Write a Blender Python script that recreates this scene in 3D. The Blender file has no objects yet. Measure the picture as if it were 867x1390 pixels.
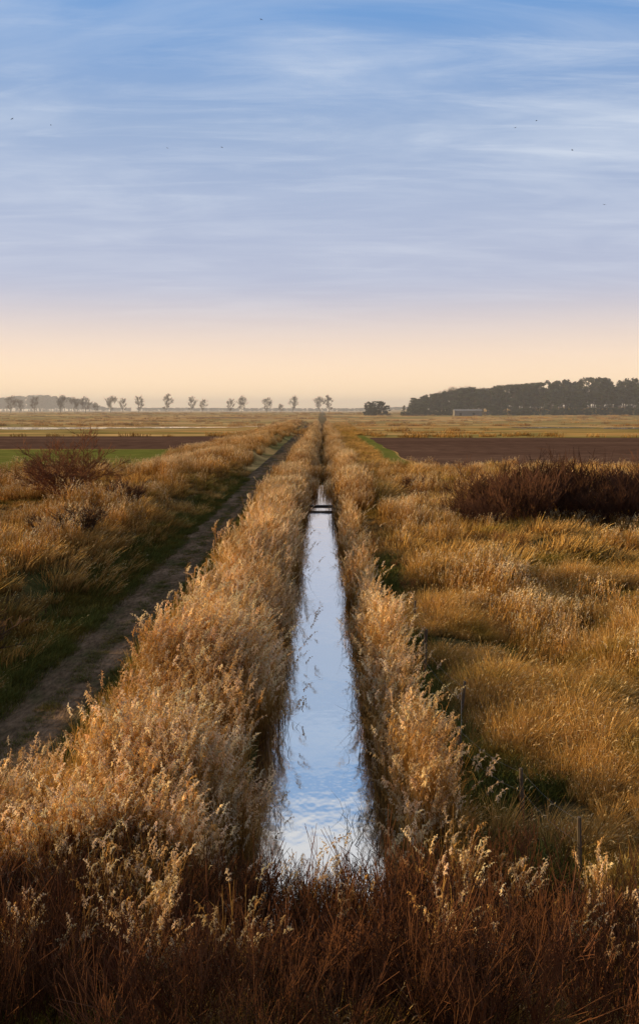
import bpy, math, random
import numpy as np
from mathutils import Vector, Matrix

R = random.Random(7)
NR = np.random.default_rng(11)
scene = bpy.context.scene
H = 8.1      # eye height above the ground
F = 1264.0   # focal length in photo px

SUN_EL = math.radians(16)
SUN_AZ = math.radians(-80)     # from +Y (view) towards -X (left)

# ------------------------------------------------------------------ helpers
_lat = {}
def vnoise(x, y, scale, seed=0):
    x = np.asarray(x, float)/scale; y = np.asarray(y, float)/scale
    if seed not in _lat:
        _lat[seed] = np.random.default_rng(seed+100).random((256, 256))
    L = _lat[seed]
    xi = np.floor(x).astype(int); yi = np.floor(y).astype(int)
    fx = x-xi; fy = y-yi
    fx = fx*fx*(3-2*fx); fy = fy*fy*(3-2*fy)
    a = L[xi % 256, yi % 256]; b = L[(xi+1) % 256, yi % 256]
    c = L[xi % 256, (yi+1) % 256]; d = L[(xi+1) % 256, (yi+1) % 256]
    return (a*(1-fx)+b*fx)*(1-fy)+(c*(1-fx)+d*fx)*fy

def sstep(v, a, b):
    t = np.clip((np.asarray(v, float)-a)/(b-a), 0, 1)
    return t*t*(3-2*t)

def ditch_c(y):
    y = np.asarray(y, float)
    return -.08+(vnoise(y*0+3.3, y, 13, 77)-.5)*.35+(vnoise(y*0+9.3, y, 45, 78)-.5)*1.2*sstep(y, 60, 140)

def height(x, y):
    x = np.asarray(x, float); y = np.asarray(y, float)
    z = np.zeros(np.broadcast(x, y).shape)
    near = 1-sstep(y, 95, 120)
    off = sstep(np.abs(x+7.3), 1.6, 4.0)
    z = z+near*off*(vnoise(x, y, 3.5, 1)*0.5+vnoise(x, y, 11, 2)*0.7-0.4)
    wob = (vnoise(x*0, y, 14, 3)-0.5)*1.6
    bank = sstep(-x+wob, 9.6, 12.8)*(1-sstep(-x, 16, 22))
    z = z+bank*(1.35+0.6*(vnoise(x, y, 9, 4)-0.5))*(1-sstep(y, 560, 620))
    ch = (1-sstep(np.abs(x-ditch_c(y)), 1.2, 2.5))*sstep(y, 13.2, 15.6)*(1-sstep(y, 570, 580))
    z = z*(1-ch)-1.45*ch
    z = z+5.0*sstep(y, 500, 950)
    z = z+6.0*sstep(x, 110, 260)*sstep(y, 800, 900)
    z = z+np.clip((12.0-y)*0.36, 0, 4.5)
    return z

class MB:
    def __init__(s): s.v = []; s.f = []; s.c = []
    def strip(s, pts, ws, side, cols):
        b = len(s.v)
        for p, w, c in zip(pts, ws, cols):
            s.v.append((p[0]-side[0]*w, p[1]-side[1]*w, p[2]-side[2]*w))
            s.v.append((p[0]+side[0]*w, p[1]+side[1]*w, p[2]+side[2]*w))
            s.c.append(c); s.c.append(c)
        for i in range(len(pts)-1):
            k = b+2*i
            s.f.append((k, k+1, k+3, k+2))
    def tube(s, p0, p1, r0, r1, c, n=3):
        p0 = Vector(p0); p1 = Vector(p1)
        d = (p1-p0)
        if d.length < 1e-6: return
        d.normalize()
        u = d.orthogonal().normalized(); w = d.cross(u)
        b = len(s.v)
        for p, r in ((p0, r0), (p1, r1)):
            for i in range(n):
                a = 2*math.pi*i/n
                q = p+(u*math.cos(a)+w*math.sin(a))*r
                s.v.append(tuple(q)); s.c.append(c)
        for i in range(n):
            j = (i+1) % n
            s.f.append((b+i, b+j, b+n+j, b+n+i))
    def quad(s, p, n, size, c, asp=1.0):
        n = Vector(n).normalized(); u = n.orthogonal().normalized()
        a = R.uniform(0, 6.28); w = n.cross(u)
        u2 = u*math.cos(a)+w*math.sin(a); w2 = n.cross(u2)
        b = len(s.v); p = Vector(p)
        for sx, sy in ((-1, -.6), (.3, -1), (1, .5), (-.4, 1)):
            s.v.append(tuple(p+u2*sx*size+w2*sy*size*asp)); s.c.append(c)
        s.f.append((b, b+1, b+2, b+3))
    def box(s, x0, x1, y0, y1, z0, z1, c=(.5, .5, .5)):
        b = len(s.v)
        for x in (x0, x1):
            for y in (y0, y1):
                for z in (z0, z1):
                    s.v.append((x, y, z)); s.c.append(c)
        for f in ((0,1,3,2),(4,6,7,5),(0,4,5,1),(2,3,7,6),(0,2,6,4),(1,5,7,3)):
            s.f.append(tuple(b+i for i in f))
    def mesh(s, name, mat):
        m = bpy.data.meshes.new(name)
        m.from_pydata(s.v, [], s.f)
        a = m.color_attributes.new('Col', 'FLOAT_COLOR', 'POINT')
        arr = np.ones((len(s.v), 4), np.float32); arr[:, :3] = np.array(s.c, np.float32)
        a.data.foreach_set('color', arr.ravel())
        m.materials.append(mat)
        return m
    def obj(s, name, mat, link=True):
        o = bpy.data.objects.new(name, s.mesh(name, mat))
        if link: scene.collection.objects.link(o)
        return o

def jit(c, a=0.15):
    k = 1+R.uniform(-a, a)
    return (c[0]*k, c[1]*k*(1+R.uniform(-.05, .05)), c[2]*k*(1+R.uniform(-.1, .1)))
def lerp(a, b, t): return tuple(a[i]*(1-t)+b[i]*t for i in range(3))

# ------------------------------------------------------------------ materials
def new_mat(name):
    m = bpy.data.materials.new(name); m.use_nodes = True
    nt = m.node_tree; nt.nodes.clear()
    return m, nt, nt.nodes, nt.links

def veg_mat(name, trans=0.4, tint=(0.5, 0.7, 0.4), nscale=0.12, lo=0.5, hi=0.65, tintmax=0.8, var=0.35):
    m, nt, N, L = new_mat(name)
    out = N.new('ShaderNodeOutputMaterial')
    at = N.new('ShaderNodeAttribute'); at.attribute_name = 'Col'
    geo = N.new('ShaderNodeNewGeometry')
    no = N.new('ShaderNodeTexNoise'); no.inputs['Scale'].default_value = nscale; no.inputs['Detail'].default_value = 2
    L.new(geo.outputs['Position'], no.inputs['Vector'])
    mr = N.new('ShaderNodeMapRange'); mr.inputs['From Min'].default_value = lo; mr.inputs['From Max'].default_value = hi
    mr.inputs['To Max'].default_value = tintmax
    L.new(no.outputs['Fac'], mr.inputs['Value'])
    mx = N.new('ShaderNodeMix'); mx.data_type = 'RGBA'; mx.blend_type = 'MULTIPLY'
    L.new(mr.outputs['Result'], mx.inputs['Factor']); L.new(at.outputs['Color'], mx.inputs['A'])
    mx.inputs['B'].default_value = (*tint, 1)
    oi = N.new('ShaderNodeObjectInfo')
    m2 = N.new('ShaderNodeMapRange'); m2.inputs['To Min'].default_value = 1-var; m2.inputs['To Max'].default_value = 1+var*0.6
    L.new(oi.outputs['Random'], m2.inputs['Value'])
    vm = N.new('ShaderNodeVectorMath'); vm.operation = 'SCALE'
    L.new(mx.outputs['Result'], vm.inputs[0]); L.new(m2.outputs['Result'], vm.inputs['Scale'])
    d = N.new('ShaderNodeBsdfDiffuse'); L.new(vm.outputs[0], d.inputs['Color'])
    if trans > 0:
        t = N.new('ShaderNodeBsdfTranslucent')
        ms = N.new('ShaderNodeMixShader'); ms.inputs[0].default_value = trans
        L.new(vm.outputs[0], t.inputs['Color'])
        L.new(d.outputs[0], ms.inputs[1]); L.new(t.outputs[0], ms.inputs[2])
        L.new(ms.outputs[0], out.inputs['Surface'])
    else:
        L.new(d.outputs[0], out.inputs['Surface'])
    return m

def ground_mat(name, stops, scale=0.5, stretch=(1, 1, 1), scale2=8.0, bump=0.3, bumpscale=20, dark=0.55, rough=0.95):
    m, nt, N, L = new_mat(name)
    out = N.new('ShaderNodeOutputMaterial'); b = N.new('ShaderNodeBsdfDiffuse')
    geo = N.new('ShaderNodeNewGeometry')
    mp = N.new('ShaderNodeMapping'); mp.inputs['Scale'].default_value = stretch
    L.new(geo.outputs['Position'], mp.inputs['Vector'])
    n1 = N.new('ShaderNodeTexNoise'); n1.inputs['Scale'].default_value = scale; n1.inputs['Detail'].default_value = 6
    n1.inputs['Roughness'].default_value = 0.62
    n2 = N.new('ShaderNodeTexNoise'); n2.inputs['Scale'].default_value = scale2; n2.inputs['Detail'].default_value = 5
    n3 = N.new('ShaderNodeTexNoise'); n3.inputs['Scale'].default_value = bumpscale; n3.inputs['Detail'].default_value = 4
    for n in (n1, n2, n3): L.new(mp.outputs[0], n.inputs['Vector'])
    cr = N.new('ShaderNodeValToRGB'); e = cr.color_ramp.elements
    while len(e) > 1: e.remove(e[-1])
    e[0].position = stops[0][0]; e[0].color = (*stops[0][1], 1)
    for p, c in stops[1:]:
        k = e.new(p); k.color = (*c, 1)
    L.new(n1.outputs['Fac'], cr.inputs['Fac'])
    mr = N.new('ShaderNodeMapRange'); mr.inputs['From Min'].default_value = .3; mr.inputs['From Max'].default_value = .7
    mr.inputs['To Min'].default_value = dark; mr.inputs['To Max'].default_value = 1.3
    L.new(n2.outputs['Fac'], mr.inputs['Value'])
    vm = N.new('ShaderNodeVectorMath'); vm.operation = 'SCALE'
    L.new(cr.outputs['Color'], vm.inputs[0]); L.new(mr.outputs['Result'], vm.inputs['Scale'])
    L.new(vm.outputs[0], b.inputs['Color'])
    bp = N.new('ShaderNodeBump'); bp.inputs['Strength'].default_value = bump; bp.inputs['Distance'].default_value = 0.1
    L.new(n3.outputs['Fac'], bp.inputs['Height']); L.new(bp.outputs[0], b.inputs['Normal'])
    L.new(b.outputs[0], out.inputs['Surface'])
    return m

M_reed = veg_mat('reed_straw', 0.40, (0.58, 0.45, 0.32), 0.3, .48, .68, .7, .42)
M_reed2 = veg_mat('reed_straw_far', 0.0, (0.55, 0.42, 0.30), 0.22, .48, .66, .8, .45)
M_grass = veg_mat('dry_grass_mat', 0.35, (0.34, 0.47, 0.22), 0.28, .5, .66, .9, .5)
M_grass2 = veg_mat('dry_grass_far', 0.0, (0.40, 0.50, 0.26), 0.2, .5, .65, .9, .5)
M_green = veg_mat('green_grass_mat', 0.0, (1.6, 1.1, 1.0), 0.35, .5, .65, .7)
M_twig = veg_mat('bare_twig_mat', 0.0, (0.6, 0.6, 0.6), 0.5, .45, .6, .6)
M_tree = veg_mat('winter_tree_bark', 0.0, (0.8, 0.8, 0.8), 0.05, .5, .6, .5, .15)
M_pine = veg_mat('pine_foliage', 0.0, (0.7, 0.7, 0.7), 0.02, .4, .6, .6, .4)
M_haze = veg_mat('hazed_woodland_foliage', 0.0, (0.85, 0.85, 0.9), 0.01, .4, .6, .5, .15)

M_ground = ground_mat('marsh_ground', [(.35, (.06, .07, .018)), (.48, (.12, .08, .03)), (.6, (.20, .125, .045)), (.72, (.10, .065, .028))], 0.12, (1, 1, 1), 3.0, .6, 9)
M_far = ground_mat('far_marsh', [(.3, (.16, .10, .045)), (.42, (.6, .34, .11)), (.5, (.24, .20, .06)), (.58, (.65, .40, .15)), (.7, (.26, .16, .07))], 0.012, (.35, 1.0, 1), .12, .2, 2)
M_plough = ground_mat('ploughed_soil', [(.3, (.10, .056, .038)), (.55, (.145, .084, .056)), (.7, (.19, .115, .075))], 0.05, (.25, 1, 1), 1.2, 1.0, 2.5, .5)
M_field = ground_mat('winter_crop', [(.3, (.13, .15, .03)), (.55, (.18, .18, .04)), (.75, (.24, .18, .06))], 0.06, (.3, 1, 1), .8, .4, 5, .6)
M_track = ground_mat('track_soil', [(.35, (.10, .085, .035)), (.5, (.16, .105, .058)), (.65, (.28, .18, .105))], 0.9, (1, .35, 1), 8, .8, 14)

def simple_mat(name, col, rough=.8, nscale=6, amt=.4):
    m, nt, N, L = new_mat(name)
    out = N.new('ShaderNodeOutputMaterial'); b = N.new('ShaderNodeBsdfPrincipled')
    b.inputs['Roughness'].default_value = rough
    tc = N.new('ShaderNodeTexCoord')
    n = N.new('ShaderNodeTexNoise'); n.inputs['Scale'].default_value = nscale; n.inputs['Detail'].default_value = 5
    L.new(tc.outputs['Object'], n.inputs['Vector'])
    mx = N.new('ShaderNodeMix'); mx.data_type = 'RGBA'
    mx.inputs['A'].default_value = (*[c*(1-amt) for c in col], 1); mx.inputs['B'].default_value = (*[c*(1+amt) for c in col], 1)
    L.new(n.outputs['Fac'], mx.inputs['Factor']); L.new(mx.outputs['Result'], b.inputs['Base Color'])
    L.new(b.outputs[0], out.inputs['Surface'])
    return m
M_wood = simple_mat('weathered_wood', (.10, .075, .05), .9, 9)
M_dwood = simple_mat('wet_dark_wood', (.05, .038, .028), .8, 9)
M_wire = simple_mat('galvanised_wire', (.25, .24, .22), .5)
M_wall = simple_mat('grey_render', (.20, .18, .16), .9, .5, .15)
M_roof = simple_mat('grey_sheet_roof', (.18, .17, .16), .8, .5, .2)
M_bird = simple_mat('dark_feathers', (.03, .028, .026), .8)

def water_mat():
    m, nt, N, L = new_mat('ditch_water_mat')
    out = N.new('ShaderNodeOutputMaterial')
    g = N.new('ShaderNodeBsdfGlossy'); g.inputs['Roughness'].default_value = .07
    g.inputs['Color'].default_value = (1, .98, .93, 1)
    d = N.new('ShaderNodeBsdfDiffuse'); d.inputs['Color'].default_value = (.16, .14, .11, 1)
    lw = N.new('ShaderNodeLayerWeight'); lw.inputs['Blend'].default_value = .5
    mr = N.new('ShaderNodeMapRange'); mr.inputs['To Min'].default_value = .8; mr.inputs['To Max'].default_value = 1.0
    L.new(lw.outputs['Facing'], mr.inputs['Value'])
    ms = N.new('ShaderNodeMixShader'); L.new(mr.outputs[0], ms.inputs[0])
    geo = N.new('ShaderNodeNewGeometry')
    mp = N.new('ShaderNodeMapping'); mp.inputs['Scale'].default_value = (1, .6, 1)
    L.new(geo.outputs['Position'], mp.inputs['Vector'])
    n = N.new('ShaderNodeTexNoise'); n.inputs['Scale'].default_value = 2.6; n.inputs['Detail'].default_value = 2
    n2 = N.new('ShaderNodeTexNoise'); n2.inputs['Scale'].default_value = .35
    L.new(mp.outputs[0], n.inputs['Vector']); L.new(geo.outputs['Position'], n2.inputs['Vector'])
    mu = N.new('ShaderNodeMath'); mu.operation = 'MULTIPLY'
    m3 = N.new('ShaderNodeMapRange'); m3.inputs['From Min'].default_value = .42; m3.inputs['From Max'].default_value = .6
    m3.inputs['To Min'].default_value = .35
    L.new(n2.outputs['Fac'], m3.inputs['Value'])
    L.new(n.outputs['Fac'], mu.inputs[0]); L.new(m3.outputs[0], mu.inputs[1])
    bp = N.new('ShaderNodeBump'); bp.inputs['Strength'].default_value = .25; bp.inputs['Distance'].default_value = .04
    L.new(mu.outputs[0], bp.inputs['Height'])
    L.new(bp.outputs[0], g.inputs['Normal'])
    L.new(d.outputs[0], ms.inputs[1]); L.new(g.outputs[0], ms.inputs[2]); L.new(ms.outputs[0], out.inputs['Surface'])
    return m
M_water = water_mat()

# ------------------------------------------------------------------ terrain
def axis(dense_a, dense_b, step, lo, hi, g=1.12):
    c = list(np.arange(dense_a, dense_b+1e-6, step))
    s = step; v = dense_b
    while v < hi: s *= g; v += s; c.append(v)
    s = step; v = dense_a; pre = []
    while v > lo: s *= g; v -= s; pre.append(v)
    return np.array(pre[::-1]+c)
xs = axis(-30, 30, .4, -6500, 6500)
ys = axis(0, 130, .8, -300, 7000, 1.07)
def sheet(name, xs, ys, mats, zoff=0.0, matfn=None, warp=None, zfix=None):
    X, Y = np.meshgrid(xs, ys)
    if warp: X, Y = warp(X, Y)
    Z = height(X, Y)+zoff if zfix is None else np.full(X.shape, zfix)
    v = np.stack([X, Y, Z], -1).reshape(-1, 3)
    nx, ny = len(xs), len(ys)
    i = np.arange(nx-1)[None, :]+np.arange(ny-1)[:, None]*nx
    f = np.stack([i, i+1, i+1+nx, i+nx], -1).reshape(-1, 4)
    m = bpy.data.meshes.new(name); m.from_pydata(v.tolist(), [], f.tolist())
    for k in mats: m.materials.append(k)
    if matfn is not None:
        c = v[f].mean(1)
        m.polygons.foreach_set('material_index', matfn(c[:, 0], c[:, 1]).astype(np.int32))
    m.polygons.foreach_set('use_smooth', np.ones(len(f), bool))
    o = bpy.data.objects.new(name, m); scene.collection.objects.link(o)
    return o
sheet('ground', xs, ys, [M_ground, M_far], 0, lambda x, y: ((y > 125) & (np.abs(x) > 3))*1)

def wavy(amp, sc, seed):
    def w(X, Y):
        return X+(vnoise(X*0, Y, sc, seed)-.5)*amp, Y+(vnoise(X, Y*0, sc*2, seed+1)-.5)*amp
    return w
sheet('dirt_track', np.linspace(-9.0, -5.8, 9), np.arange(9, 560, 1.2), [M_track], .012, warp=lambda X, Y: (X+(vnoise(X*0, Y, 9, 5)-.5)*.5, Y))
sheet('ploughed_field', np.linspace(14, 330, 60), np.linspace(131, 275, 30), [M_plough], .02, warp=wavy(1.5, 20, 7))
sheet('ploughed_field', np.linspace(-330, -27, 60), np.linspace(195, 290, 20), [M_plough], .02, warp=wavy(1.5, 20, 9))
sheet('grass_field', np.linspace(-330, -25.5, 60), np.linspace(122, 193, 16), [M_field], .02, warp=wavy(1.5, 20, 12))
sheet('grass_verge', np.linspace(10.2, 13.6, 4), np.linspace(128, 300, 40), [M_field], .025, warp=wavy(1.0, 12, 14))
sheet('water', np.linspace(-2.8, 2.8, 6), np.linspace(13, 112, 30), [M_water], zfix=-.9)

def pool(cx, cy, rx, ry, seed):
    n = 40; v = [(cx, cy, 0.06)]; rr = random.Random(seed)
    for i in range(n):
        a = 2*math.pi*i/n; k = 1+.25*math.sin(3*a+seed)+.15*math.sin(7*a+seed*2)+rr.uniform(-.05, .05)
        v.append((cx+rx*k*math.cos(a), cy+ry*k*math.sin(a), .06))
    m = bpy.data.meshes.new('flood_pool'); m.from_pydata(v, [], [(0, i+1, (i+1) % n+1) for i in range(n)])
    m.materials.append(M_water); o = bpy.data.objects.new('flood_pool', m); scene.collection.objects.link(o)
POOLS = [(-125, 425, 40, 24), (-66, 440, 22, 14), (104, 435, 18, 15), (142, 420, 17, 17), (-30, 470, 12, 10), (190, 450, 25, 15), (-200, 445, 28, 16)]
for i, p in enumerate(POOLS): pool(*p, i)

# ------------------------------------------------------------------ plant prototypes
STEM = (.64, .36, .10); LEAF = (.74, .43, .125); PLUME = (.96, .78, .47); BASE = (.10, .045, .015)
def reed_clump(n, rad, h0, h1, ws, wl, nleaf, npl, pls=1.0, lean0=.02, lean1=.2, pprob=.6):
    mb = MB()
    for i in range(n):
        a = R.uniform(0, 6.28); r = rad*math.sqrt(R.random())
        bx, by = r*math.cos(a), r*math.sin(a)
        h = R.uniform(h0, h1)*(1 if R.random() < .6 else R.uniform(.5, 1))
        la = R.gauss(-0.3, 1.1); lean = R.uniform(lean0, lean1)
        if R.random() < .06: lean = R.uniform(.4, .9)
        lx, ly = math.cos(la)*lean, math.sin(la)*lean
        def P(t): return Vector((bx+lx*h*t*t, by+ly*h*t*t, h*t*(1-.04*t-.3*lean*t)))
        sa = R.uniform(0, 3.14); side = (math.cos(sa), math.sin(sa), 0)
        ts = (0, .5, 1)
        c = jit(STEM, .35)
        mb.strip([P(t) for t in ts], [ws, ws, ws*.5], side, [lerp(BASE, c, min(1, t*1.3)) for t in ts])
        for k in range(nleaf):
            t = R.uniform(.15, .9); p = P(t)
            aa = R.gauss(-.3, 1.5); ln = R.uniform(.2, .5)
            dx, dy = math.cos(aa)*.6, math.sin(aa)*.6
            up = R.uniform(.6, 1.4); dr = R.uniform(.0, .7)
            p1 = p+Vector((dx*ln*.4, dy*ln*.4, ln*up*.5)); p2 = p+Vector((dx*ln, dy*ln, ln*(up*.75-dr*.5)))
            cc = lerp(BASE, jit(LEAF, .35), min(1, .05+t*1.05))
            tw = R.uniform(-.4, .4)
            mb.strip([p, p1, p2], [wl*.6, wl, wl*.1], (-dy, dx, tw), [cc]*3)
        if npl and R.random() < pprob:
            # soft one-sided plume: many fine drooping strands along a nodding axis
            p = P(1); da = math.atan2(ly, lx); nod = R.uniform(.3, .9); L = R.uniform(.20, .34)*pls
            c = lerp(jit(PLUME, .15), STEM, R.random()**3)
            for k in range(npl):
                t = (k+R.random())/npl
                q = p+Vector((math.cos(da)*nod*L*t*t, math.sin(da)*nod*L*t*t, L*(t*(1-.25*nod*t)-.1)))
                aa = da+R.gauss(0, 1.1); ln = L*(.40*math.sin(math.pi*min(1, t*.8+.2))+.12)*R.uniform(.6, 1.15)
                d = Vector((math.cos(aa)*.5, math.sin(aa)*.5, R.uniform(.1, .8)))
                mb.strip([q, q+d*ln*.55, q+d*ln+Vector((0, 0, -.45*ln))], [.005*pls, .012*pls, .003], (-math.sin(aa), math.cos(aa), R.uniform(-.8, .8)), [c]*3)
    return mb
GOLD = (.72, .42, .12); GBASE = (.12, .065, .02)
def tussock(n, rad, l0, l1, w, wind=.35, col=GOLD, base=GBASE, spread=.8, heads=0):
    mb = MB()
    for i in range(n):
        a = R.uniform(0, 6.28); r = rad*math.sqrt(R.random())
        ln = R.uniform(l0, l1)*R.uniform(.6, 1)
        s = R.uniform(.1, spread)
        dx = math.cos(a)*s+wind*R.uniform(.3, 1.3); dy = math.sin(a)*s
        dr = R.uniform(.0, .5)
        def P(t): return Vector((r*math.cos(a)+dx*ln*t**1.7*.9, r*math.sin(a)+dy*ln*t**1.7*.9, ln*(t-dr*t*t*.9)))
        c = jit(col, .35); sa = R.uniform(0, 3.14)
        ts = (0, .45, 1)
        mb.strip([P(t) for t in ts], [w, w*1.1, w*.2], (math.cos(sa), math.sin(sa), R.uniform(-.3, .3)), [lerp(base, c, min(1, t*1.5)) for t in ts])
        if heads and R.random() < heads:
            p = P(1); mb.strip([p, p+Vector((dx*.06, dy*.06, .05)), p+Vector((dx*.14, dy*.14, .05))], [.003, .010, .002], (math.cos(sa), math.sin(sa), .3), [jit((.85, .62, .3))]*3)
    return mb
def branch(mb, p, d, ln, r, depth, col, spread=.6, up=.15, kids=(3, 5), tip=.006, n=3):
    segs = 2 if depth > 0 else 1
    q = p
    pts = [p]
    dd = d.copy()
    for i in range(segs):
        dd = (dd+Vector((R.gauss(0, .13), R.gauss(0, .13), R.gauss(0, .1)+up*.3))).normalized()
        q2 = q+dd*ln/segs
        mb.tube(q, q2, max(tip, r*(1-.3*i)), max(tip, r*(1-.3*(i+1))), jit(col, .15), n if depth > 1 else 3)
        q = q2; pts.append(q)
    if depth > 0:
        for k in range(R.randint(*kids)):
            t = R.uniform(.3, 1); idx = min(segs-1, int(t*segs)); f = t*segs-idx
            b = pts[idx].lerp(pts[idx+1], f)
            nd = (dd+Vector((R.gauss(0, spread), R.gauss(0, spread), R.gauss(up, spread*.6)))).normalized()
            branch(mb, b, nd, ln*R.uniform(.5, .8), r*.55, depth-1, col, spread, up, kids, tip)
def shrub(stems, rad, h, r, depth, col, fan=.5, kids=(3, 5), tip=.004, spread=.4, up=.25):
    mb = MB()
    for i in range(stems):
        a = R.uniform(0, 6.28); rr = rad*math.sqrt(R.random())
        d = Vector((math.cos(a)*fan*R.random()*1.3, math.sin(a)*fan*R.random()*1.3, 1)).normalized()
        branch(mb, Vector((math.cos(a)*rr, math.sin(a)*rr, -.05)), d, h*R.uniform(.4, .6), r, depth, col, spread, up, kids, tip)
    return mb

def protos(name, makers, mat):
    c = bpy.data.collections.new(name)
    for i, mk in enumerate(makers):
        mb = mk()
        o = bpy.data.objects.new('%s_%02d' % (name, i), mb.mesh('%s_%02d' % (name, i), mat)); c.objects.link(o)
    return c

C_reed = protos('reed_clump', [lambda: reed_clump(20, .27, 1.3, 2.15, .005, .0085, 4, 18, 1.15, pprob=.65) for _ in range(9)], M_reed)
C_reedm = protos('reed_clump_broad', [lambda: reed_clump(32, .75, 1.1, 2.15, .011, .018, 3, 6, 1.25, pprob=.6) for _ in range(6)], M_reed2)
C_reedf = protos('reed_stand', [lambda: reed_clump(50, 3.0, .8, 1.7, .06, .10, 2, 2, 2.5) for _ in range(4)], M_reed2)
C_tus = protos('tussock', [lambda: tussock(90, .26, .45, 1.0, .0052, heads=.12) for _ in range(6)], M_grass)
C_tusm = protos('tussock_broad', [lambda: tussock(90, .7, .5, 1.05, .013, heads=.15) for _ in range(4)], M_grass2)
C_grn = protos('green_tuft', [lambda: tussock(70, .38, .12, .34, .006, .1, (.17, .17, .04), (.08, .08, .02), 1.0) for _ in range(4)], M_green)
TW = (.17, .075, .036)
C_shr = protos('twiggy_shrub', [lambda: shrub(9, .3, 1.5, .010, 2, TW, .55, (3, 4), .0035) for _ in range(5)], M_twig)
C_thk = protos('thicket_shrub', [lambda: shrub(14, .8, 3.2, .025, 3, (.14, .07, .042), .7, (3, 4), .011, .45) for _ in range(3)], M_twig)

def gn_scatter(name, pts, coll, scl, tilt=.08, zscl=None, rotmin=0, rotmax=6.283):
    n = len(pts)
    m = bpy.data.meshes.new(name); m.from_pydata(np.asarray(pts).tolist(), [], [])
    rot = np.stack([NR.normal(0, tilt, n), NR.normal(0, tilt, n), NR.uniform(rotmin, rotmax, n)], -1)
    k = len(coll.objects)
    s3 = np.stack([scl, scl, scl if zscl is None else zscl], -1)
    a = m.attributes.new('rot', 'FLOAT_VECTOR', 'POINT'); a.data.foreach_set('vector', rot.astype(np.float32).ravel())
    a = m.attributes.new('scl', 'FLOAT_VECTOR', 'POINT'); a.data.foreach_set('vector', s3.astype(np.float32).ravel())
    a = m.attributes.new('idx', 'INT', 'POINT'); a.data.foreach_set('value', NR.integers(0, k, n).astype(np.int32))
    o = bpy.data.objects.new(name, m); scene.collection.objects.link(o)
    g = bpy.data.node_groups.new(name+'_scatter', 'GeometryNodeTree')
    g.interface.new_socket('Geometry', in_out='INPUT', socket_type='NodeSocketGeometry')
    g.interface.new_socket('Geometry', in_out='OUTPUT', socket_type='NodeSocketGeometry')
    N = g.nodes; L = g.links
    gi = N.new('NodeGroupInput'); go = N.new('NodeGroupOutput')
    ip = N.new('GeometryNodeInstanceOnPoints')
    ci = N.new('GeometryNodeCollectionInfo'); ci.inputs['Collection'].default_value = coll
    ci.inputs['Separate Children'].default_value = True; ci.inputs['Reset Children'].default_value = True
    def na(nm, ty):
        q = N.new('GeometryNodeInputNamedAttribute'); q.data_type = ty; q.inputs['Name'].default_value = nm
        return q.outputs['Attribute']
    er = N.new('FunctionNodeEulerToRotation')
    L.new(na('rot', 'FLOAT_VECTOR'), er.inputs[0]); L.new(er.outputs[0], ip.inputs['Rotation'])
    L.new(na('scl', 'FLOAT_VECTOR'), ip.inputs['Scale']); L.new(na('idx', 'INT'), ip.inputs['Instance Index'])
    ip.inputs['Pick Instance'].default_value = True
    L.new(gi.outputs[0], ip.inputs['Points']); L.new(ci.outputs[0], ip.inputs['Instance']); L.new(ip.outputs[0], go.inputs[0])
    md = o.modifiers.new('scatter', 'NODES'); md.node_group = g
    return o

def sample(n, x0, x1, y0, y1, power=0.0, cone=None):
    u = NR.random(n)
    if power == 0: y = y0+(y1-y0)*u
    elif abs(power-1) < 1e-6: y = y0*(y1/y0)**u
    else:
        e = 1-power; y = (y0**e+(y1**e-y0**e)*u)**(1/e)
    x = NR.uniform(x0, x1, n)
    if cone is not None:
        k = np.abs(x) < cone*y+4
        x, y = x[k], y[k]
    return x, y
def pz(x, y, sink=.03): return np.stack([x, y, height(x, y)-sink], -1)

ROT = dict(rotmin=-.9, rotmax=.9)
# --- reed beds beside the ditch
def band(x0, x1, y0, y1, n, power, edge=.35, seed=20):
    x, y = sample(n, x0-edge, x1+edge, y0, y1, power)
    e = (vnoise(x*0+x0, y, 1.7, seed)-.5)*2*edge
    e2 = (vnoise(x*0+x1, y, 1.4, seed+1)-.5)*2*edge
    k = (x > x0+e) & (x < x1+e2)
    return x[k]+ditch_c(y[k]), y[k]
PX, PY, PS = [], [], []
def gap(x, y, s, lo):   # thin out by noise so that the bed is ragged
    k = (vnoise(x, y, .8, s)*.55+vnoise(x, y, 2.6, s+1)*.45) > lo*NR.uniform(.8, 1.1, len(x))
    return x[k], y[k]
x, y = gap(*band(-4.3, -1.55, 14.5, 75, 2700, .7, .45, 20), 90, .40); PX.append(x); PY.append(y); PS.append(.44+1.0*(vnoise(x, y, 1.1, 30)*.55+vnoise(x, y, 4, 130)*.45))
x, y = gap(*band(1.50, 2.1, 15.6, 75, 1150, .7, .24, 24), 92, .33); PX.append(x); PY.append(y); PS.append(.52+.78*(vnoise(x, y, 1.1, 31)*.6+vnoise(x, y, 4, 131)*.4))
x = np.concatenate(PX); y = np.concatenate(PY); s = np.concatenate(PS)
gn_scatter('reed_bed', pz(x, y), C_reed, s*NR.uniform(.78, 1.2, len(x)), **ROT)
PX, PY = [], []
for a in ((-4.6, -1.6, 70, 560, 2400, 1.0, .5, 26), (1.6, 4.0, 70, 560, 1700, 1.0, .5, 28), (-1.6, -.75, 95, 560, 500, 1.0, .3, 126), (.75, 1.6, 95, 560, 500, 1.0, .3, 128)):
    x, y = band(*a); PX.append(x); PY.append(y)
x = np.concatenate(PX); y = np.concatenate(PY)
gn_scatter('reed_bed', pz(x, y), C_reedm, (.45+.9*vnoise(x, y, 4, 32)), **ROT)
x, y = sample(1900, -5.7, -2.2, 13, 110, .8)
gn_scatter('dry_grass', pz(x, y), C_tus, .5+.9*vnoise(x, y, 1.7, 39), **ROT)

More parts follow.
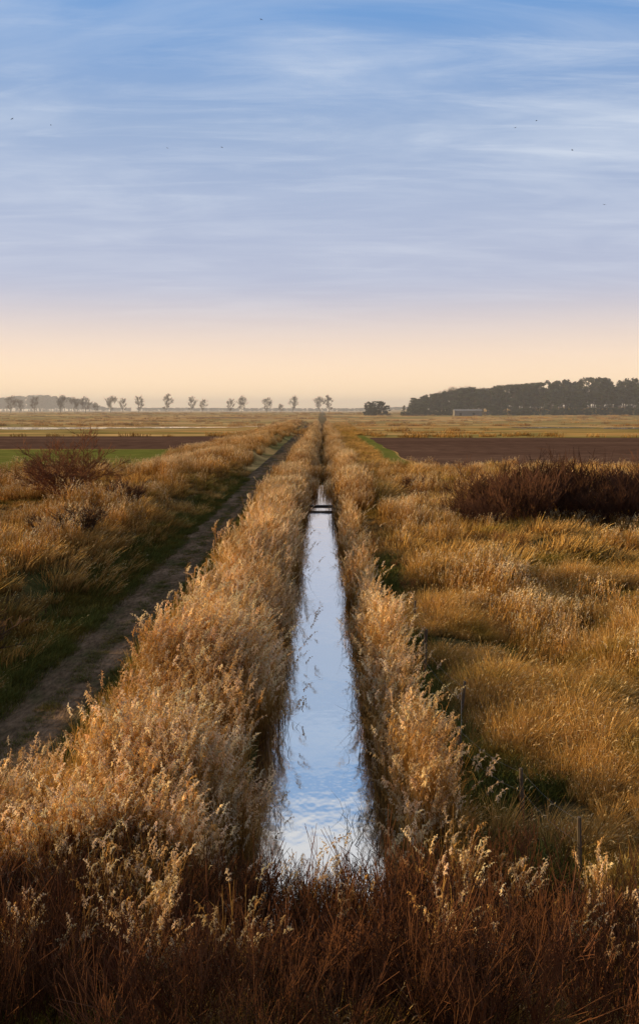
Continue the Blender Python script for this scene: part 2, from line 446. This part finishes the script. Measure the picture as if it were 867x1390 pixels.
# --- left bank: golden reeds and grass
x, y = sample(5200, -60, -10.2, 16, 122, .3, .37)
k = ((vnoise(x, y, 5, 33)*.55+vnoise(x, y, 1.6, 34)*.45) > .46) & (x < -10.6-(vnoise(x*0, y, 5, 35))*1.8)
k &= ~((x < -16) & (x > -26) & (y > 58) & (y < 78) & (vnoise(x, y, 3, 133) > .25))
x, y = x[k], y[k]
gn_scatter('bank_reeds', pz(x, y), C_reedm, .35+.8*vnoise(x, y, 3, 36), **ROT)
x, y = sample(2400, -26, -10.4, 120, 560, .9)
gn_scatter('bank_reeds', pz(x, y), C_reedm, .5+.55*vnoise(x, y, 9, 37), **ROT)
x, y = sample(6500, -55, -9.6, 14, 120, .5, .37)
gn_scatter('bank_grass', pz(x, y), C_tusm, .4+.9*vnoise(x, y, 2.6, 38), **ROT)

# --- right marsh: rough grass, hummocks
x, y = sample(11000, 2.6, 20, 11.5, 45, .5, .37)
hm = vnoise(x, y, 2.2, 40)*.6+vnoise(x, y, .9, 41)*.4
lane = sstep(x+(vnoise(x*0, y, 3, 140)-.5), 3.2, 4.6)
k = hm > .33+.13*(1-lane); x, y, hm, lane = x[k], y[k], hm[k], lane[k]
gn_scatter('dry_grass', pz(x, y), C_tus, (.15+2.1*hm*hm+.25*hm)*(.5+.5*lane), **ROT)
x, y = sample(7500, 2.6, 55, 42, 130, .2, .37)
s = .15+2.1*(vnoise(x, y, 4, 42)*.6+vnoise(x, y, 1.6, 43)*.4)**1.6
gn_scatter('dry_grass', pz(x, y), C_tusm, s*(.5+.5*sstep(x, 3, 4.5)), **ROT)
x, y = sample(8500, 4.4, 55, 17, 130, .35, .37)
k = (vnoise(x, y, 4.5, 44)*.6+vnoise(x, y*.5, 1.7, 45)*.4) > .52
x, y = x[k], y[k]
gn_scatter('marsh_reeds', pz(x, y), C_reedm, .3+.72*vnoise(x, y, 2.4, 46), **ROT)
x, y = sample(2300, 4.0, 14, 120, 560, .9)
k = (x < 10) | (y > 300); x, y = x[k], y[k]
gn_scatter('marsh_reeds', pz(x, y), C_tusm, .8+.6*vnoise(x, y, 8, 47), **ROT)
x, y = sample(260, 3.0, 24, 16, 62, .2, .37)
k = (vnoise(x, y, 3.5, 146) > .58); x, y = x[k], y[k]
gn_scatter('low_scrub', pz(x, y), C_shr, .45+.35*NR.random(len(x)), .15)

# --- green grass along the track and verges
x, y = sample(6000, -10.8, -5.2, 9, 110, .8)
rut = np.minimum(np.abs(x+8.1), np.abs(x+6.6))
k = rut > .34+.26*vnoise(x, y, 2, 48)
x, y = x[k], y[k]
gn_scatter('track_verge_grass', pz(x, y, .01), C_grn, .4+.8*np.clip(np.abs(x+7.35)-.6, 0, 1.5)+.2*NR.random(len(x)), **ROT)
x, y = sample(2200, 2.5, 7.5, 12, 50, .6)
k = (vnoise(x, y, 2.2, 49) > .62) | ((x < 3.7) & (vnoise(x, y, 1.3, 149) > .45)); x, y = x[k], y[k]
gn_scatter('green_grass', pz(x, y, -.02), C_grn, 1.0+.8*NR.random(len(x)), **ROT)
x, y = sample(950, -8, 8, 9.0, 17, 0)
k = np.abs(x) > 1.3*(y > 15); x, y = x[k], y[k]
gn_scatter('dry_grass', pz(x, y), C_tus, .3+.7*vnoise(x, y, 1.2, 53), **ROT)

# --- foreground twiggy scrub with plumes
x, y = sample(680, -8, 8, 9.0, 14.8, 0)
k = vnoise(x, y, 1.3, 54) > .28; x, y = x[k], y[k]
gn_scatter('bare_scrub', pz(x, y), C_shr, .42+.5*NR.random(len(x))+.45*vnoise(x, y, 1.3, 50), .17)
x, y = sample(280, -7, 7.5, 10.8, 15, 0)
k = vnoise(x, y, 1.2, 55) > .52; x, y = x[k], y[k]
gn_scatter('foreground_reeds', pz(x, y), C_reed, .4+.45*NR.random(len(x)), .18, **ROT)
x, y = sample(340, -8, -2.4, 13.5, 20, 0)
k = vnoise(x, y, 1.6, 56) > .4; x, y = x[k], y[k]
gn_scatter('foreground_reeds', pz(x, y), C_reed, .45+.5*NR.random(len(x)), .12, **ROT)

# --- emergent stems at the water's edge
x, y = sample(520, -1.5, 1.5, 17, 75, .8)
k = np.abs(x) > .6+.6*vnoise(x, y, 2, 51); x, y = x[k]+ditch_c(y[k]), y[k]
C_em = protos('water_sprig', [lambda: tussock(6, .18, .2, .8, .0045, .1, (.2, .12, .05), (.06, .04, .02), .7) for _ in range(4)], M_reed2)
p = np.stack([x, y, np.full(len(x), -.93)], -1)
gn_scatter('emergent_stems', p, C_em, .6+.9*NR.random(len(x)), .2)

# --- bushes
def bush(name, x, y, h, w, col, stems=34, seed=1, tip=.014, depth=3, spread=.42, up=.25):
    R.seed(seed)
    mb = shrub(stems, w*.08, h*.95, .05, depth, col, .8, (3, 5), tip, spread, up)
    o = mb.obj(name, M_twig); o.location = (x, y, float(height(x, y)))
    V = np.array(mb.v); zs = np.percentile(V[:, 2], 99.5); xw = np.percentile(np.abs(V[:, 0]), 99)
    o.scale = (w/2/xw, w/2/xw, h/zs)
    return o
bush('bare_bush', -20.0, 74, 6.0, 8.0, (.26, .12, .065), 14, 3, .013, 4, .5, .05)
bush('bare_bush', -12.6, 47, 1.7, 3.6, (.10, .06, .035), 14, 5, .01)
bush('bare_bush', -11.0, 27.5, 1.5, 3.6, (.09, .055, .03), 16, 6, .007)
bush('bare_bush', -13.6, 63, 2.0, 4.2, (.11, .06, .035), 14, 8, .012)
R.seed(99)
x = NR.uniform(9.5, 34, 75); y = 65+NR.normal(0, 2.6, 75)+.12*(x-9)
gn_scatter('bramble_thicket', pz(x, y), C_thk, .45+.9*vnoise(x, y, 3.5, 52)*np.clip((x-7)/5, .5, 1.2)+.1, .15)
x = NR.uniform(7, 15, 9); y = 84+NR.normal(0, 3, 9)
gn_scatter('bramble_thicket', pz(x, y), C_thk, .3+.25*NR.random(9), .12)

# --- far marsh: hedges and reed lines
def nopool(x, y):
    k = np.ones(len(x), bool)
    for (cx, cy, rx, ry) in POOLS: k &= ~((np.abs(x-cx*y/cy) < rx*1.25) & (y-cy > -135) & (y-cy < ry*1.3))
    return k
PX, PY = [], []
for yy, n, x0, x1 in ((293, 70, -240, -27), (280, 70, 14, 260), (300, 90, 14, 260), (330, 110, -260, 260), (362, 110, -260, 260), (395, 60, -260, -30),
                      (485, 140, -330, 330), (520, 140, -330, 330), (560, 140, -380, 380), (620, 150, -400, 400), (690, 160, -450, 450), (770, 170, -480, 480), (860, 180, -520, 520), (950, 200, -600, 600), (1050, 200, -650, 650)):
    x = NR.uniform(x0, x1, n); y = yy+NR.normal(0, 4, n)+(x*.03)
    k = (vnoise(x, y, 35, int(yy)) > .3) & (np.abs(x) > 3) & nopool(x, y); PX.append(x[k]); PY.append(y[k])
x = np.concatenate(PX); y = np.concatenate(PY)
gn_scatter('distant_reeds', pz(x, y, .2), C_reedf, NR.uniform(.6, 1.2, len(x)), .03)
x, y = sample(2300, -300, 300, 290, 900, 0, .4)
k = (vnoise(x*.35, y, 14, 60) > .5) & (np.abs(x) > 3) & nopool(x, y)
x, y = x[k], y[k]
gn_scatter('distant_reeds', pz(x, y, .3), C_reedf, NR.uniform(.5, .9, len(x)), .03)

# ------------------------------------------------------------------ distant trees
def bare_tree(seed):
    R.seed(seed); mb = MB(); col = (.16, .12, .09)
    h = 22.
    p = Vector((0, 0, -.3)); d = Vector((R.gauss(0, .03), R.gauss(0, .03), 1)).normalized()
    r = .42
    L_ = (0, .18, .27, .30, .28, .24, .18)
    for i in range(7):
        d = (d+Vector((R.gauss(0, .05), R.gauss(0, .05), .1))).normalized()
        q = p+d*h*.10; mb.tube(p, q, r, r*.85, col, 6); r *= .82
        if i >= 1:
            for k in range(R.randint(3, 4)):
                a = R.uniform(0, 6.28); e = R.uniform(.5, 1.2)
                dd = Vector((math.cos(a), math.sin(a), e)).normalized()
                branch(mb, p.lerp(q, R.random()), dd, h*L_[i]*R.uniform(.7, 1.1), r*.5, 3, col, .42, .2, (3, 5), .055)
        p = q
    branch(mb, p, d, h*.16, r, 3, col, .55, .2, (4, 5), .055)
    zs = max(v[2] for v in mb.v)
    mb.v = [(a, b, c*22/zs if c > 0 else c) for a, b, c in mb.v]
    return mb
C_bt = protos('winter_tree', [lambda s=s: bare_tree(s) for s in (1, 2, 3, 4, 6, 8)], M_tree)
row = [(15, 535), (28, 541), (48, 536), (83, 535), (103, 538), (117, 537), (131, 545), (151, 536), (168, 539), (189, 535), (226, 533), (260, 537), (275, 540), (313, 540), (328, 536), (362, 538), (382, 547), (397, 535), (434, 537), (447, 535), (-12, 538), (-40, 540), (-70, 538)]
pts, sc = [], []
for px, py in row:
    Y = 1080+R.uniform(-25, 25); X = (px-437)/F*Y
    z = float(height(X, Y)); top = H+(557-py)/F*Y
    pts.append((X, Y, z-.2)); sc.append((top-z)/22)
sc = np.array(sc)
gn_scatter('distant_tree_row', np.array(pts), C_bt, sc*NR.uniform(.8, 1.1, len(sc)), .02, sc)

def pine(seed, cols=((.045, .06, .035), (.065, .08, .045), (.035, .048, .032)), flat=.5):
    R.seed(seed); mb = MB(); tc = (.12, .09, .07)
    p = Vector((0, 0, -.5)); r = .32; pts = []
    for i in range(6):
        q = p+Vector((R.gauss(0, .25), R.gauss(0, .25), 2.2)); mb.tube(p, q, r, r*.88, tc, 5); r *= .87; p = q; pts.append(q)
    for i in range(17):
        b = pts[R.randint(1, 5)]; a = R.uniform(0, 6.28)
        low = 1-(b.z/13.)
        rr = R.uniform(.8, 3.4)*(.75+low*.6)
        c = Vector((b.x+math.cos(a)*rr, b.y+math.sin(a)*rr, b.z+R.uniform(.2, 1.8)))
        mb.tube(b, c, .1, .04, tc, 3)
        cr = R.uniform(1.1, 2.0); bc = R.choice(cols)
        for k in range(46):
            v = Vector((R.gauss(0, 1), R.gauss(0, 1), R.gauss(0, 1))).normalized()*R.random()**.4
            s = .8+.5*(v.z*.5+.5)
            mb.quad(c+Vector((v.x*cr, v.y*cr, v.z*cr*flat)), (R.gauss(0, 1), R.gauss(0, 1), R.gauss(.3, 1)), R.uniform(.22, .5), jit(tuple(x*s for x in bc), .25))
    zs = max(v[2] for v in mb.v)
    mb.v = [(a, b, c*15/zs if c > 0 else c) for a, b, c in mb.v]
    return mb
C_pine = protos('pine', [lambda s=s: pine(s, flat=.65) for s in (11, 12, 13, 14, 15)], M_pine)
prof_x = np.array([560, 580, 600, 625, 640, 665, 700, 730, 765, 800, 867, 1100, 1400])
prof_y = np.array([541, 536, 532, 527, 527, 526, 523, 519, 517, 514, 516, 518, 530])
pts, sc = [], []
for i in range(560):
    Y = NR.uniform(820, 930); px = NR.uniform(552, 1200); X = (px-437)/F*860
    pxa = 437+X/Y*F
    top = H+(557-np.interp(pxa, prof_x, prof_y))/F*Y
    z = float(height(X, Y)); s = (top-z)/15*NR.uniform(.70, 1.08)
    if pxa < 560: s *= .6
    if Y < 840: s *= NR.uniform(.45, .9)
    pts.append((X, Y, z)); sc.append(s)
sc = np.array(sc)
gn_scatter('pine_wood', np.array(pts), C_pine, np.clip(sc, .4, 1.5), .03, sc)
pts, sc = [], []
for i in range(240):
    px = NR.uniform(541, 900); Y = NR.uniform(790, 822); X = (px-437)/F*805
    if 610 < px < 662: continue
    pts.append((X, Y, float(height(X, Y))-3)); sc.append(NR.uniform(.45, .75) if px > 560 else .45)
sc = np.array(sc)
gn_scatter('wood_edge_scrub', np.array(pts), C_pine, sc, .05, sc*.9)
pts, sc = [], []
for px, py in ((500, 545), (506, 544), (513, 544), (519, 546), (524, 550), (496, 549), (509, 547), (503, 548), (515, 548)):
    Y = 800.; X = (px-437)/F*Y; z = float(height(X, Y)); pts.append((X, Y+R.uniform(-6, 6), z-3)); sc.append((H+(557-py)/F*Y-z+3)/15)
sc = np.array(sc)
gn_scatter('evergreen_copse', np.array(pts), C_pine, sc*1.0, .03, sc)
pts, sc = [], []
for px, py in ((617, 524), (628, 523), (640, 523), (600, 530), (655, 525)):
    Y = 930.; X = (px-437)/F*Y; z = float(height(X, Y)); pts.append((X, Y, z)); sc.append((H+(557-py)/F*Y-z)/22)
sc = np.array(sc)
gn_scatter('winter_trees', np.array(pts), C_bt, sc, .03, sc)
HZ = ((.12, .12, .12), (.15, .14, .13), (.10, .11, .11))  # greyed foliage colours, distance haze put into the leaves
C_hz = protos('far_tree', [lambda s=s: pine(s, HZ, .7) for s in (21, 22, 23)], M_haze)
px_ = np.array([-500, -200, 0, 30, 60, 90, 120, 135, 150, 300, 480, 545, 700, 900, 1300]); py_ = np.array([545, 541, 539, 537, 536, 539, 544, 550, 553, 553.5, 554, 552, 551, 550, 552])
pts, sc = [], []
for i in range(1000):
    px = NR.uniform(-300, 1000); Y = NR.uniform(2200, 2500); X = (px-437)/F*2350
    z = float(height(X, Y)); pxa = 437+X/Y*F
    top = H+(557-np.interp(pxa, px_, py_))/F*Y
    pts.append((X, Y, z)); sc.append((top-z)/15*NR.uniform(.8, 1.03))
sc = np.array(sc)
gn_scatter('distant_woodland', np.array(pts), C_hz, np.clip(sc*1.4, 1.2, 3), .03, sc)

# ------------------------------------------------------------------ barn in front of the wood
def barn():
    Y = 780.; X0 = (616-437)/F*Y; X1 = (653-437)/F*Y; z = float(height(0, Y))
    e = bpy.data.objects.new('farm_barn', None); scene.collection.objects.link(e); e.location = (X0, Y, z)
    L = X1-X0
    w = MB(); w.box(0, L, 0, 9, 0, 4.2); a = w.obj('walls', M_wall)
    r = MB()
    r.v = [(-.4, -.5, 4.2), (L+.4, -.5, 4.2), (L+.4, 9.5, 4.2), (-.4, 9.5, 4.2), (-.4, 4.5, 5.6), (L+.4, 4.5, 5.6)]
    r.c = [(.5, .5, .5)]*6; r.f = [(0, 1, 5, 4), (3, 4, 5, 2), (0, 4, 3), (1, 2, 5), (0, 3, 2, 1)]
    r.v = [(x, y, zz+.01) for x, y, zz in r.v]
    c = r.obj('roof', M_roof)
    d = MB()
    for k in (4, 15): d.box(k, k+2, -.06, -.01, 0, 2.6)
    dd = d.obj('doors', M_dwood)
    for o in (a, c, dd): o.parent = e
barn()

# ------------------------------------------------------------------ low-lying winter haze over the far marsh (real volume)
def haze():
    mb = MB(); mb.box(-3500, 3500, 330, 4200, -12, 50)
    m, nt, N, L = new_mat('thin_mist')
    out = N.new('ShaderNodeOutputMaterial'); v = N.new('ShaderNodeVolumeScatter')
    v.inputs['Color'].default_value = (1, .98, .95, 1); v.inputs['Density'].default_value = .0004; v.inputs['Anisotropy'].default_value = .1
    L.new(v.outputs[0], out.inputs['Volume'])
    mb.obj('haze', m)
haze()

# ------------------------------------------------------------------ plank footbridge across the ditch
e = bpy.data.objects.new('plank_footbridge', None); scene.collection.objects.link(e); e.location = (float(ditch_c(84.)), 84, -.7)
b = MB()
for k in range(3): b.box(-2.0, 2.0, k*.24, k*.24+.21, .12, .18)
o1 = b.obj('planks', M_dwood); o1.parent = e
b = MB()
for yy in (.05, .5): b.box(-2.1, 2.1, yy, yy+.14, -.05, .119)
for xx in (-1.25, 1.2):
    for yy in (-.1, .75): b.box(xx, xx+.1, yy, yy+.08, -.8, .35)
o2 = b.obj('beams_and_posts', M_dwood); o2.parent = e

# ------------------------------------------------------------------ old fence
e = bpy.data.objects.new('post_and_wire_fence', None); scene.collection.objects.link(e)
posts = [(4.35, 15.2), (3.85, 17.4), (3.0, 19.6), (3.5, 23.0), (3.05, 27.3), (3.25, 29.3), (3.4, 34)]
tops = []
for i, (x, y) in enumerate(posts):
    z = float(height(x, y)); hh = R.uniform(1.0, 1.25)
    mb = MB(); n = 8; r = R.uniform(.04, .052)
    for k, (zz, rr) in enumerate(((-.3, r), (.5, r*.97), (hh-.03, r*.93), (hh, r*.75))):
        for j in range(n):
            a = 6.283*j/n; q = rr*(1+R.uniform(-.08, .08)); mb.v.append((q*math.cos(a), q*math.sin(a), zz)); mb.c.append((.5,)*3)
        if k:
            for j in range(n): mb.f.append(((k-1)*n+j, (k-1)*n+(j+1) % n, k*n+(j+1) % n, k*n+j))
    mb.f.append(tuple(range(3*n, 4*n)))
    o = mb.obj('post_%d' % (i+1), M_wood); o.location = (x, y, z); o.rotation_euler = (R.gauss(0, .06), R.gauss(0, .07), 0); o.parent = e
    tops.append(Vector((x, y, z+hh)))
mb = MB()
for dz in (.12, .5):
    for a, b2 in zip(tops[:-1], tops[1:]):
        prev = a-Vector((0, 0, dz))
        for k in range(1, 7):
            t = k/6; q = a.lerp(b2, t)-Vector((0, 0, dz+.1*math.sin(math.pi*t))); mb.tube(prev, q, .0015, .0015, (.5,)*3); prev = q
o = mb.obj('wires', M_wire); o.parent = e

# ------------------------------------------------------------------ birds
for i, (px, py) in enumerate(((27, 172), (357, 45), (304, 209), (692, 184), (720, 175), (768, 213), (812, 284), (232, 210), (78, 180))):
    D = 170.; s = .9 if i < 7 else .6
    mb = MB()
    prof = [(-.2, .01), (-.12, .035), (0, .05), (.1, .04), (.16, .03), (.21, .008)]
    for k, (xx, rr) in enumerate(prof):
        for j in range(6):
            a = 6.283*j/6; mb.v.append((xx, rr*math.cos(a), rr*math.sin(a))); mb.c.append((.5,)*3)
        if k:
            for j in range(6): mb.f.append(((k-1)*6+j, (k-1)*6+(j+1) % 6, k*6+(j+1) % 6, k*6+j))
    for sg in (-1, 1):
        bb = len(mb.v); zt = R.uniform(-.05, .12)
        for q in ((.08, .03*sg, .03), (-.07, .03*sg, .03), (.1, .2*sg, .07), (-.06, .19*sg, .07), (-.02, .42*sg, zt), (-.07, .4*sg, zt)):
            mb.v.append(q); mb.c.append((.5,)*3)
        mb.f += [(bb, bb+1, bb+3, bb+2), (bb+2, bb+3, bb+5, bb+4)]
    bb = len(mb.v); mb.v += [(-.17, .012, .005), (-.17, -.012, .005), (-.3, -.05, .0), (-.3, .05, 0)]; mb.c += [(.5,)*3]*4; mb.f.append((bb, bb+1, bb+2, bb+3))
    o = mb.obj('bird', M_bird); o.location = ((px-437)/F*D, D, H+(557-py)/F*D); o.scale = (s, s, s)
    o.rotation_euler = (R.uniform(-.3, .3), R.uniform(-.2, .2), R.uniform(0, 6.28))

# ------------------------------------------------------------------ sky
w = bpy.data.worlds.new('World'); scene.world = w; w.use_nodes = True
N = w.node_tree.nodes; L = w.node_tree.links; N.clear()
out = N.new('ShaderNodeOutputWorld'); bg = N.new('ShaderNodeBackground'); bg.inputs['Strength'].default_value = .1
sky = N.new('ShaderNodeTexSky'); sky.sky_type = 'NISHITA'; sky.sun_disc = False
sky.sun_elevation = SUN_EL; sky.sun_rotation = SUN_AZ % (2*math.pi)
sky.air_density = 1.0; sky.dust_density = 1.0; sky.ozone_density = 1.5
tc = N.new('ShaderNodeTexCoord'); sp = N.new('ShaderNodeSeparateXYZ'); L.new(tc.outputs['Generated'], sp.inputs[0])
def M(op, a, b=None, clamp=False):
    n = N.new('ShaderNodeMath'); n.operation = op; n.use_clamp = clamp
    for i, v in enumerate((a, b)):
        if v is None: continue
        if isinstance(v, (int, float)): n.inputs[i].default_value = v
        else: L.new(v, n.inputs[i])
    return n.outputs[0]
def mr(v, a, b, c=0., d=1., sm=True):
    n = N.new('ShaderNodeMapRange'); n.interpolation_type = 'SMOOTHSTEP' if sm else 'LINEAR'
    L.new(v, n.inputs['Value'])
    for k, q in zip(('From Min', 'From Max', 'To Min', 'To Max'), (a, b, c, d)): n.inputs[k].default_value = q
    return n.outputs[0]
def mix(f, a, b):
    n = N.new('ShaderNodeMix'); n.data_type = 'RGBA'; L.new(f, n.inputs['Factor']) if not isinstance(f, float) else setattr(n.inputs['Factor'], 'default_value', f)
    for k, v in (('A', a), ('B', b)):
        if isinstance(v, tuple): n.inputs[k].default_value = (*v, 1)
        else: L.new(v, n.inputs[k])
    return n.outputs['Result']
zz = M('MAXIMUM', sp.outputs['Z'], 0.0)
inv = M('DIVIDE', 1.0, M('ADD', zz, .12))
cx = M('MULTIPLY', sp.outputs['X'], inv); cy = M('MULTIPLY', sp.outputs['Y'], inv)
cb = N.new('ShaderNodeCombineXYZ'); L.new(cx, cb.inputs[0]); L.new(cy, cb.inputs[1])
def cloud(scale, sx, sy, rot, det, rough, dist, seed):
    mp = N.new('ShaderNodeMapping'); mp.inputs['Scale'].default_value = (sx, sy, 1); mp.inputs['Rotation'].default_value = (0, 0, rot); mp.inputs['Location'].default_value = (seed, seed*1.7, 0)
    L.new(cb.outputs[0], mp.inputs[0])
    n = N.new('ShaderNodeTexNoise'); n.inputs['Scale'].default_value = scale; n.inputs['Detail'].default_value = det
    n.inputs['Roughness'].default_value = rough; n.inputs['Distortion'].default_value = dist
    L.new(mp.outputs[0], n.inputs['Vector']); return n.outputs['Fac']
c1 = mr(cloud(1.6, .75, 1.6, .2, 8, .56, .5, 3.1), .36, .72)
c2 = mr(cloud(3.8, .45, 2.0, -.12, 9, .64, .7, 8.3), .42, .76)
c3 = mr(cloud(.8, .9, 1.0, .1, 3, .5, .3, 1.7), .35, .65)
cm = M('MULTIPLY', M('ADD', M('MULTIPLY', c1, .7), M('MULTIPLY', c2, .5)), M('ADD', M('MULTIPLY', c3, .5), .5), True)
b1 = mix(mr(zz, .06, .17, sm=False), (6.1, 5.9, 7.0), (4.9, 5.4, 7.1))
b2 = mix(mr(zz, .17, .28, sm=False), b1, (3.6, 4.75, 7.0))
BL = mix(mr(zz, .28, .38, sm=False), b2, (1.7, 3.6, 7.1))
base = mix(.88, sky.outputs[0], BL)
cl = mix(mr(zz, .0, .3), (6.8, 6.8, 7.6), (6.5, 7.2, 8.4))
col = mix(M('MULTIPLY', cm, mr(zz, .04, .25, .3, .85)), base, cl)
col = mix(mr(zz, -.01, .145, 1., 0.), col, (12.8, 9.2, 5.6))             # warm haze at the horizon
col = mix(M('MULTIPLY', mr(zz, .38, .44), mr(zz, .62, .8, 1., 0.)), col, (7.2, 7.4, 7.9))   # unseen bright band added above the frame for the water to reflect
col = mix(mr(zz, .6, .85), col, (.9, 1.6, 3.2))                         # deep blue overhead, out of view, darkened to lower the fill light
back = mr(sp.outputs['Y'], -.05, -.45, 0., .65)                        # sky behind the camera, darkened to lower the fill light
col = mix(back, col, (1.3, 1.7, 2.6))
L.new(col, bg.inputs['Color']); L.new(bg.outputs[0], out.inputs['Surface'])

sun = bpy.data.lights.new('sun', 'SUN'); sun.energy = 5.0; sun.angle = math.radians(.5); sun.color = (1, .70, .33)
so = bpy.data.objects.new('sun', sun); scene.collection.objects.link(so)
dirv = Vector((math.sin(SUN_AZ)*math.cos(SUN_EL), math.cos(SUN_AZ)*math.cos(SUN_EL), math.sin(SUN_EL)))
so.rotation_euler = dirv.to_track_quat('Z', 'Y').to_euler()

cam = bpy.data.cameras.new('camera'); co = bpy.data.objects.new('camera', cam); scene.collection.objects.link(co)
cam.sensor_fit = 'VERTICAL'; cam.sensor_height = 36; cam.lens = 36*F/1390; cam.shift_y = -45/1390
cam.clip_start = .1; cam.clip_end = 12000
co.location = (0, 0, H); co.rotation_euler = (math.radians(90-4.21), 0, .0028)
scene.camera = co
scene.view_settings.view_transform = 'Standard'; scene.view_settings.look = 'None'; scene.view_settings.exposure = 0
